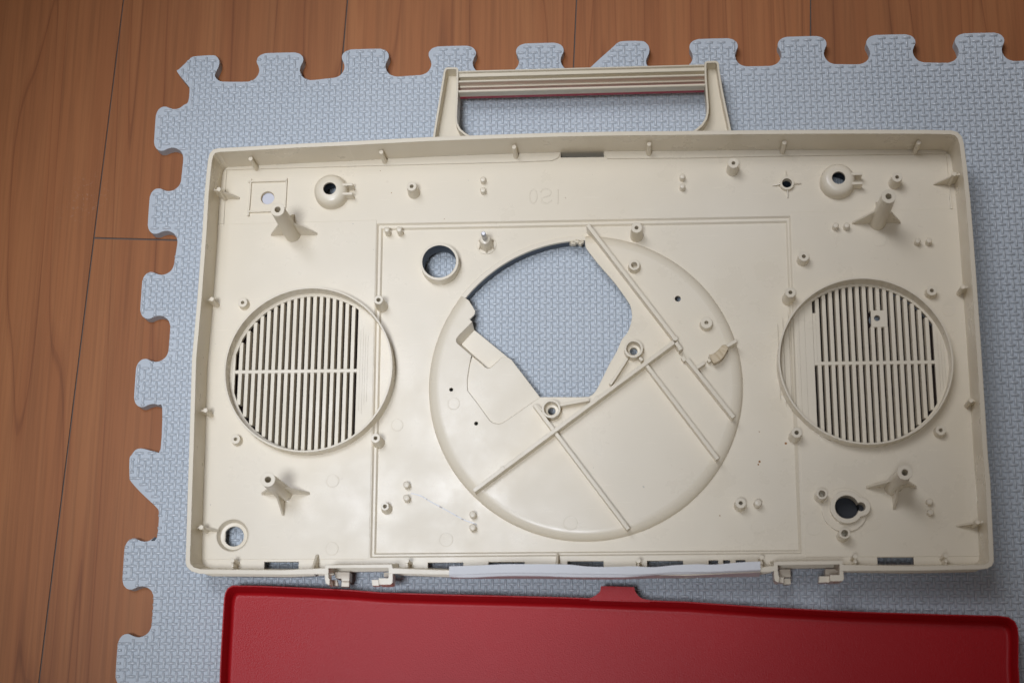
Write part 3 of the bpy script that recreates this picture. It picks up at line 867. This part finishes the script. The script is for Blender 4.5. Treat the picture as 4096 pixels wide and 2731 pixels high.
# pegs
for c, h, r in [((231.52, -106.91), 5, 2.04), ((231.60, -114.25), 5, 2.04), ((363.01, -107.89), 5.5, 1.94), ((362.86, -114.64), 5.5, 1.94), ((168.30, -141.15), 6, 2.04), ((176.49, -141.10), 6, 2.04), ((460.87, -143.86), 6, 2.04), ((467.89, -144.00), 6, 2.04), ((512.47, -155.38), 6, 1.94), ((519.53, -155.31), 6, 1.94), ((184.88, -310.82), 3.5, 2.22), ((185.08, -319.28), 3.5, 2.22), ((227.20, -330.13), 4, 2.22), ((227.30, -338.30), 4, 2.22), ((404.98, -324.15), 5, 2.50), ((509.89, -324.12), 5, 2.13), ((510.03, -330.68), 5, 2.13)]:
    MB().lathe(c, [(0.01, F+h+0.25), (r*0.72, F+h+0.1), (r*0.92, F+h-0.4), (r, FC-0.2)], 20, closed=False).build("peg", CREAM, case)
# posts along the rim
for c, w, h, fin in [((77.78, -94.03), (0, 1), 18, 0), ((165.08, -91.29), (0, 1), 18, 0), ((253.09, -89.77), (0, 1), 18, 0), ((341.40, -89.75), (0, 1), 18, 0), ((428.88, -90.78), (0, 1), 18, 0), ((514.68, -92.80), (0, 1), 18, 0), ((57.58, -115.14), (-1, 0), 18, 10), ((56.25, -189.92), (-1, 0), 15, 0), ((56.17, -263.98), (-1, 0), 15, 0), ((57.73, -339.09), (-1, 0), 15, 8), ((535.71, -114.98), (1, 0), 18, 10), ((536.97, -189.59), (1, 0), 15, 0), ((537.01, -262.98), (1, 0), 15, 0), ((535.73, -338.61), (1, 0), 15, 10), ((78.23, -359.74), (0, -1), 14, 0), ((187.71, -360.48), (0, -1), 14, 0), ((330.45, -361.08), (0, -1), 14, 0), ((405.21, -359.30), (0, -1), 14, 0), ((461.80, -358.92), (0, -1), 14, 0), ((515.82, -358.70), (0, -1), 14, 0)]:
    o = MB().lathe(c, [(0.01, F+h), (1.45, F+h), (1.75, F-0.2)], 20, closed=False).build("rim_post", CREAM, case)
    dx, dy = w
    l = 6.2 if abs(dy) else 7.5
    MB().prism((c[0]+dx*1.2, c[1]+dy*1.2), (c[0]+dx*l, c[1]+dy*l), 1.1, (F, F+h-1.5), (F, F+h-1.5)).build("web", CREAM, o)
    MB().lathe((c[0]+dx*3.4, c[1]+dy*3.4), [(0.01, F+h-.3), (0.85, F+h-.4), (0.95, F+h-3), (0.01, F+h-3)], 12, closed=False).build("nub", CREAM, o)
    if fin:
        MB().prism((c[0]-dx*1.2, c[1]-dy*1.2), (c[0]-dx*fin, c[1]-dy*fin), 1.0, (F, F+h-4), (F, F+0.8)).build("gusset", CREAM, o)
# tall webs on the front wall
for a, b_ in (((129.36, -354.43), (130.88, -364.53)), ((280.41, -355.12), (280.40, -363.29))):
    MB().prism((a[0], miny+14.5), (a[0], miny+1.5), 1.4, (F, F+3), (F, F+19)).build("wall_web", CREAM, case)
# faint ejector-pin discs
for c, r in [((214.05, -258.60, 17.5), 3.98), ((288.52, -335.89, 17.5), 4.44), ((137.17, -307.67, 15.35), 4.17), ((138.21, -350.89, 15.35), 4.17), ((527.64, -101.59, 15), 4.17), ((438.75, -339.66, 15.35), 4.35), ((177.13, -271.13, 12), 3.98), ((210.08, -345.10, 12), 4.44), ((488.91, -152.49, 15.35), 4.44), ((529.89, -200.29, 15.35), 4.17), ((404.62, -338.19, 12), 4.17)]:
    MB().lathe(c[:2], [(r, c[2]-0.1), (r, c[2]+0.07), (r-0.35, c[2]+0.07), (r-0.5, c[2]+0.02)], 40, closed=False).build("ejector_mark", CREAM, case)
# faint moulded characters, mirrored, on the tuner band
def stroke(b, pts, sub=6): b.strip(smooth_path(pts, sub), 0.95, F-0.05, F+0.10)
b = MB()
oc = (264.64, -117.79)
b.plate([(oc[0]+2.9*math.cos(a/20*math.pi), oc[1]+5.2*math.sin(a/20*math.pi)) for a in range(40)], F-0.05, F+0.10, [[(oc[0]+2.1*math.cos(a/20*math.pi), oc[1]+4.4*math.sin(a/20*math.pi)) for a in range(40)]])
stroke(b, [(269.71, -115.09), (270.45, -113.30), (272.88, -112.68), (275.42, -113.63), (276.26, -115.45), (275.42, -117.23), (273.30, -118.08), (270.98, -118.93), (270.03, -120.25), (270.56, -121.83), (272.88, -122.89), (275.20, -122.15), (276.72, -120.84)])
stroke(b, [(281.02, -113.30), (281.00, -123.61)], 1)
b.build("moulded_lettering", CREAM, case, "faint mirrored moulded characters OSI")
MB().lathe((285.86, -119.24), [(0.01, F+0.5), (0.45, F+0.3), (0.55, F)], 10, closed=False).build("moulded_dot", CREAM, case)

# stains and residue
for t_, r, z in (((407.40, -296.79), 0.75, FC), ((406.60, -298.59), 0.55, FC), ((424.16, -285.24), 0.8, FC), ((381.64, -330.77), 0.4, FC), ((412.52, -353.35), 0.35, FC), ((407.87, -277.61), 0.35, FC), ((169.99, -113.28), 0.35, F), ((162.06, -97.42), 0.3, F), ((205.73, -132.48), 0.3, F)):
    MB().lathe(t_, [(0.01, z+0.16), (r*0.7, z+0.13), (r, z)], 9, closed=False).build("brown_spot", BROWN, case)
st = [(186.97, -315.28), (193.48, -317.05), (199.24, -320.43), (206.90, -324.57), (214.53, -328.80), (221.19, -332.43), (229.24, -335.32)]
MB().strip(smooth_path(st, 4), 0.85, FC, FC+0.1).build("white_streak", STREAK, case, "thin white streak of residue between the pegs")

# --- latches at the front wall
def latch(t, left):
    z = R
    lt = MB()
    return lt
ll = MB().plate([(139.51, -369.73), (141.74, -369.74), (141.85, -372.82), (142.61, -373.53), (142.60, -377.00), (141.92, -376.82), (140.29, -375.89), (139.55, -372.81)], 32, R-0.05)
llo = ll.build("latch", CREAM, case, "open plastic latch bracket at the left of the front wall")
MB().plate([(142.06, -366.63), (151.36, -366.66), (151.48, -370.43), (151.43, -372.22), (146.67, -372.20), (146.39, -370.63), (143.67, -370.63), (142.52, -370.06)], 15, 24).build("latch_step", CREAM, llo)
MB().plate([(146.01, -371.74), (150.63, -371.76), (150.62, -375.19), (145.85, -375.17)], 15, 20).build("latch_step", CREAM, llo)
MB().plate([(140.78, -371.72), (144.06, -371.73), (144.64, -375.46), (140.79, -375.22)], 22, 26).build("latch_hook", CREAM, llo)
MB().plate(rounded([(178.63, -369.87), (181.18, -369.88), (181.37, -375.59), (180.25, -376.85), (173.17, -376.92), (172.66, -372.93), (178.71, -372.95)], [0,0,0.6,1.2,0.5,0.3,0]), 31, R-0.05).build("latch_side", CREAM, llo)
MB().plate([(167.64, -373.26), (171.87, -373.17), (172.20, -376.87), (168.08, -376.85)], 32, 38).build("latch_hook", CREAM, llo)
MB().plate([(172.87, -366.92), (175.70, -366.93), (175.76, -369.62), (172.94, -369.61)], 15, 24).build("latch_step", CREAM, llo)
lr = MB().plate([(411.29, -369.23), (413.50, -369.24), (413.88, -372.26), (414.37, -373.13), (413.99, -376.31), (412.93, -376.18), (411.46, -375.27), (411.18, -372.25)], 32, R-0.05)
lro = lr.build("latch", CREAM, case, "open plastic latch bracket at the right of the front wall")
MB().plate([(415.75, -365.96), (422.74, -365.88), (422.88, -370.72), (419.06, -370.71), (416.06, -370.47)], 15, 24).build("latch_step", CREAM, lro)
MB().plate([(419.10, -371.33), (422.97, -371.34), (422.90, -374.86), (418.42, -374.85)], 16, 22).build("latch_step", CREAM, lro)
MB().plate([(415.16, -371.97), (417.82, -371.98), (417.47, -375.57), (414.78, -375.24)], 29, 34).build("latch_hook", CREAM, lro)
MB().plate(rounded([(450.07, -369.37), (452.31, -369.38), (452.45, -374.55), (451.38, -375.66), (444.34, -375.81), (444.19, -371.94), (449.95, -371.96)], [0,0,0.6,1.2,0.5,0.3,0]), 31, R-0.05).build("latch_side", CREAM, lro)
MB().plate([(438.64, -372.01), (444.55, -371.86), (444.71, -375.60), (438.16, -375.69)], 31, 37).build("latch_hook", CREAM, lro)
MB().plate([(443.89, -365.85), (452.27, -365.77), (452.11, -369.28), (446.13, -369.37), (446.09, -370.25), (443.70, -370.13)], 15, 24).build("latch_step", CREAM, lro)

# --- carrying handle
HZ = 24.0
handle = MB()
aw = 1.5
arm_out = smooth_path([(197.65, -78.12), (199.34, -66.95), (201.09, -53.04), (202.88, -40.12), (204.42, -30.39)], 3) + [(204.99, -28.44), (206.19, -27.71), (213.25, -27.79), (214.36, -28.48), (214.69, -30.12), (214.78, -43.68), (214.44, -54.46), (214.08, -64.11)] + smooth_path([(214.08, -64.11), (214.84, -68.40), (216.89, -72.72), (221.13, -76.66), (223.93, -78.21)], 3)[1:]
arm_in = [(200.44, -78.19), (203.62, -54.18), (206.94, -30.45), (207.33, -29.38), (212.66, -29.41), (213.18, -30.41), (213.18, -43.64), (212.94, -54.42), (212.78, -64.07), (213.14, -68.36), (214.70, -72.67), (217.44, -75.93), (219.46, -78.64)]
def arm(out, inn, name):
    a = MB().plate(out, 8, HZ, [inn[::-1]] if False else []) if False else MB()
    loop = out
    a.plate(loop, 9.0, 17.5)
    # raised border following the outline
    a.strip(offset(out, -0.75), 1.5, 9.2, HZ)
    return a.build(name, CREAM_W, hroot)
hroot = MB()
bar_l, bar_r = (214.83, -32.84), (379.16, -32.99)
def bar_pt(xt, t_, y_, z): return U_
# cross-section of the bar: three troughs between ribs, swept from left arm to right arm
A = [(214.79, -30.23), (214.83, -32.84), (214.87, -35.89), (214.90, -37.95), (214.94, -40.98), (214.99, -44.44), (215.02, -46.07)]
B = [(379.23, -29.97), (379.18, -32.13), (379.10, -35.14), (379.05, -37.29), (378.96, -40.83), (378.88, -43.93), (378.84, -45.54)]
def section(pts):
    y0 = pts[0][1]; ye = pts[6][1]; s = (y0-ye)/21.0; x = pts[0][0]
    pr = [(0, 13.9), (0, 23.4), (-.4, 24), (-1.3, 24), (-1.7, 23.4), (-1.7, 22), (-5.2, 22), (-5.3, 16.5), (-9.3, 16.5), (-9.4, 23.4), (-9.8, 24), (-11, 24), (-11.4, 23.4), (-11.5, 18), (-13, 18), (-13.1, 14.5), (-18.5, 14.5), (-18.6, 23.4), (-19, 24), (-20.5, 24), (-21, 23.4), (-21, 13.9)]
    return [(x, y0+a*s, z) for a, z in pr], y0, ye
sa, ya0, ya1 = section(A); sb, yb0, yb1 = section(B)
nrow = 24
rows = []
for i in range(nrow+1):
    t_ = i/nrow
    bow = 0.9*math.sin(math.pi*t_)*0
    rows.append([(a[0]+(b[0]-a[0])*t_, a[1]+(b[1]-a[1])*t_+bow, a[2]) for a, b in zip(sa, sb)])
hroot = MB().sweep(rows).build("handle", CREAM_W, case, "ribbed cream carrying handle folded out past the back wall")
MB().box(A[0][0], ya1-0.25, B[0][0], ya1+6, 7.4, 9.05).build("red_trim", REDEDGE, hroot) if False else None
rr = []
for i in range(13):
    t_ = i/12; x = A[6][0]+(B[6][0]-A[6][0])*t_; y = ya1+(yb1-ya1)*t_
    rr.append([(x, y-0.15, 16.6), (x, y-0.2, 13.6), (x, y+5, 13.6), (x, y+5, 16.6)])
MB().sweep(rr).build("red_trim", REDEDGE, hroot, "thin red edge along the underside of the handle bar")
def handle_arm(poly_out, border):
    o = MB().plate(poly_out, 9.0, 13.0).build("handle_arm", CREAM_W, hroot)
    MB().strip(border, 1.35, 9.2, HZ).build("arm_flange", CREAM_W, o)
lo_path = [(198.58, -79.74), (200.33, -66.44), (202.11, -53.60), (203.89, -40.69), (205.24, -30.95), (205.91, -28.79), (207.01, -28.28), (212.85, -28.44), (213.67, -29.22), (213.89, -30.64), (213.98, -43.66), (213.64, -54.44), (213.38, -64.09), (213.84, -68.38), (215.90, -72.70), (219.43, -75.98), (223.94, -78.75)]
ro_path = [(395.18, -80.21), (393.79, -71.22), (391.70, -58.99), (389.88, -47.22), (388.44, -35.39), (388.09, -30.22), (387.63, -29.13), (386.66, -28.45), (380.95, -28.51), (380.04, -29.24), (379.80, -30.85), (379.78, -39.45), (380.33, -52.31), (380.70, -60.83), (380.40, -65.07), (379.22, -69.27), (376.67, -73.44), (372.68, -77.03), (368.72, -79.57)]
handle_arm(lo_path + [(223.98, -82.46), (198.12, -81.85)], lo_path)
handle_arm(ro_path + [(368.65, -82.73), (395.37, -83.36)], ro_path)

# ------------------------------------------------------------------ foam strip on the front wall
strip_root = root("foam_strip", "strip of folded thin white foam sheet draped over the front wall between the two latches", "foam strip", (300, -352, 0))
up_t = [(216.01, -366.21), (232.96, -365.79), (249.62, -365.13), (266.25, -365.24), (280.90, -365.35), (290.64, -365.78), (297.94, -366.63), (307.65, -367.06), (322.30, -366.78), (327.38, -366.65), (339.47, -367.23), (351.56, -366.12), (366.04, -365.55), (375.66, -365.92), (390.11, -364.72), (403.08, -364.20)]
up_b = [(216.24, -371.34), (233.01, -370.92), (249.66, -370.30), (266.27, -370.41), (285.76, -370.87), (322.24, -371.48), (322.47, -371.63), (336.98, -371.29), (351.48, -370.28), (370.74, -370.21), (402.82, -369.12)]
lo_b = [(213.28, -372.15), (226.96, -372.83), (249.51, -371.89), (271.04, -372.01), (290.54, -372.71), (322.21, -372.97), (322.45, -372.92), (341.83, -371.63), (365.98, -371.14), (402.65, -369.73)]
cu_b = [(217.50, -372.27), (248.91, -372.38), (290.25, -372.86), (297.94, -373.03), (322.41, -372.97), (341.93, -372.45), (366.25, -372.05), (404.76, -371.79)]
def resample(pts, xs):
    out = []
    for x in xs:
        for i in range(len(pts)-1):
            if pts[i][0] <= x <= pts[i+1][0] or i == len(pts)-2 or x < pts[0][0]:
                a, b = pts[i], pts[i+1]
                t_ = (x-a[0])/(b[0]-a[0]); t_ = max(-0.2, min(1.2, t_))
                out.append(a[1]+(b[1]-a[1])*t_); break
    return out
def smooth1(pts): return smooth_path(pts, 5)
x0, x1 = up_t[0][0], up_t[-1][0]
xs = [x0+(x1-x0)*i/60 for i in range(61)]
T_, B_, L2, C_ = (resample(smooth1(q), xs) for q in (up_t, up_b, lo_b, cu_b))
rows = [[(x, t_, 46+0.5*math.sin(x*.05)), (x, b_, 46), (x, b_+0.1, 44.9), (x, t_-0.1, 44.6)] for x, t_, b_ in zip(xs, T_, B_)]
MB().sweep(rows).build("upper_layer", FOAM, strip_root)
rows = [[(x, b_+0.6, 44.6), (x, b_-0.15, 44.7), (x, l_, 44), (x, l_, 43.3), (x, b_+0.6, 43.5)] for x, b_, l_ in zip(xs, B_, L2)]
MB().sweep(rows).build("lower_layer", FOAM, strip_root)
rows = [[(x, l_+0.3, 43.2), (x, l_-0.15, 43.2), (x, c_, 34), (x, c_+0.7, 34)] for x, l_, c_ in zip(xs, L2, C_)]
MB().sweep(rows).build("hanging_edge", FOAM, strip_root)

# ------------------------------------------------------------------ red lid
lid = root("red_lid", "shallow red grained plastic lid lying inside up in front of the cream case", "plastic lid", (310, -500, 0))
LZ = 22.0
lp = [(72.05, -423.77), (72.07, -410.17), (72.18, -394.65), (72.29, -382.70), (72.85, -379.00), (74.39, -375.96), (77.31, -374.21), (95.22, -374.45), (128.12, -375.93), (151.71, -377.20), (171.87, -378.82), (208.98, -380.03), (245.88, -380.95), (282.57, -381.96), (360.02, -384.97), (405.81, -388.23), (459.33, -391.12), (512.43, -392.92), (546.72, -393.87), (551.93, -394.77), (555.52, -397.26), (557.06, -401.24), (557.07, -406.97), (555.74, -423.63)]
lp += [(lp[-1][0]-3, lp[-1][1]-180), (lp[-1][0]-12, lp[-1][1]-192), (lp[0][0]+16, lp[0][1]-192), (lp[0][0]+4, lp[0][1]-180)]
def inset(poly, d):
    a = offset(poly, d, True)
    return a if poly_area(a) < poly_area(poly) else offset(poly, -d, True)
loops = [(0.3, 3.0), (0.0, 12.0), (0.0, LZ-0.7), (0.3, LZ), (0.9, LZ), (1.25, LZ-0.8), (1.7, 10.5), (2.0, 8.8), (2.7, 7.8), (3.6, 7.35), (4.6, 7.3)]
rows = []
for d, z in loops:
    q = inset(lp, d) if d > 0 else lp
    k_ = max(0.0, 1-(z-7.3)/(LZ-1-7.3)) if d > 1 else 0.0
    rows.append([(x, y-1.4*k_ if y > lp[0][1]+13 else y, z) for x, y in q])
mb = MB(); k = len(lp)
vs = [p_ for r_ in rows for p_ in r_]
fs = [(i*k+q, i*k+(q+1) % k, (i+1)*k+(q+1) % k, (i+1)*k+q) for i in range(len(rows)-1) for q in range(k)]
mb.add(vs, fs, True)
mb.build("lid_wall", RED, lid)
mb = MB().plate([(x, y) for x, y, z in rows[-1]], 5.0, 7.3)
mb.build("lid_panel", RED, lid)
tabp = smooth_path([(300.45, -382.88), (302.93, -381.80), (305.42, -380.18), (306.82, -378.71)], 3) + [(307.19, -375.99), (307.69, -375.50), (327.24, -376.15), (327.82, -376.64), (328.09, -378.52)] + smooth_path([(329.15, -380.25), (331.10, -382.47), (334.04, -383.56), (336.99, -384.06)], 3)
tb = MB().plate(tabp + [(336.96, -385.43), (300.44, -384.36)], 9, LZ-0.1)
tb.build("lid_tab", RED, lid, "small raised tab at the back edge of the lid")

print("tris", sum(len(p_.vertices)-2 for m_ in bpy.data.meshes for p_ in m_.polygons))
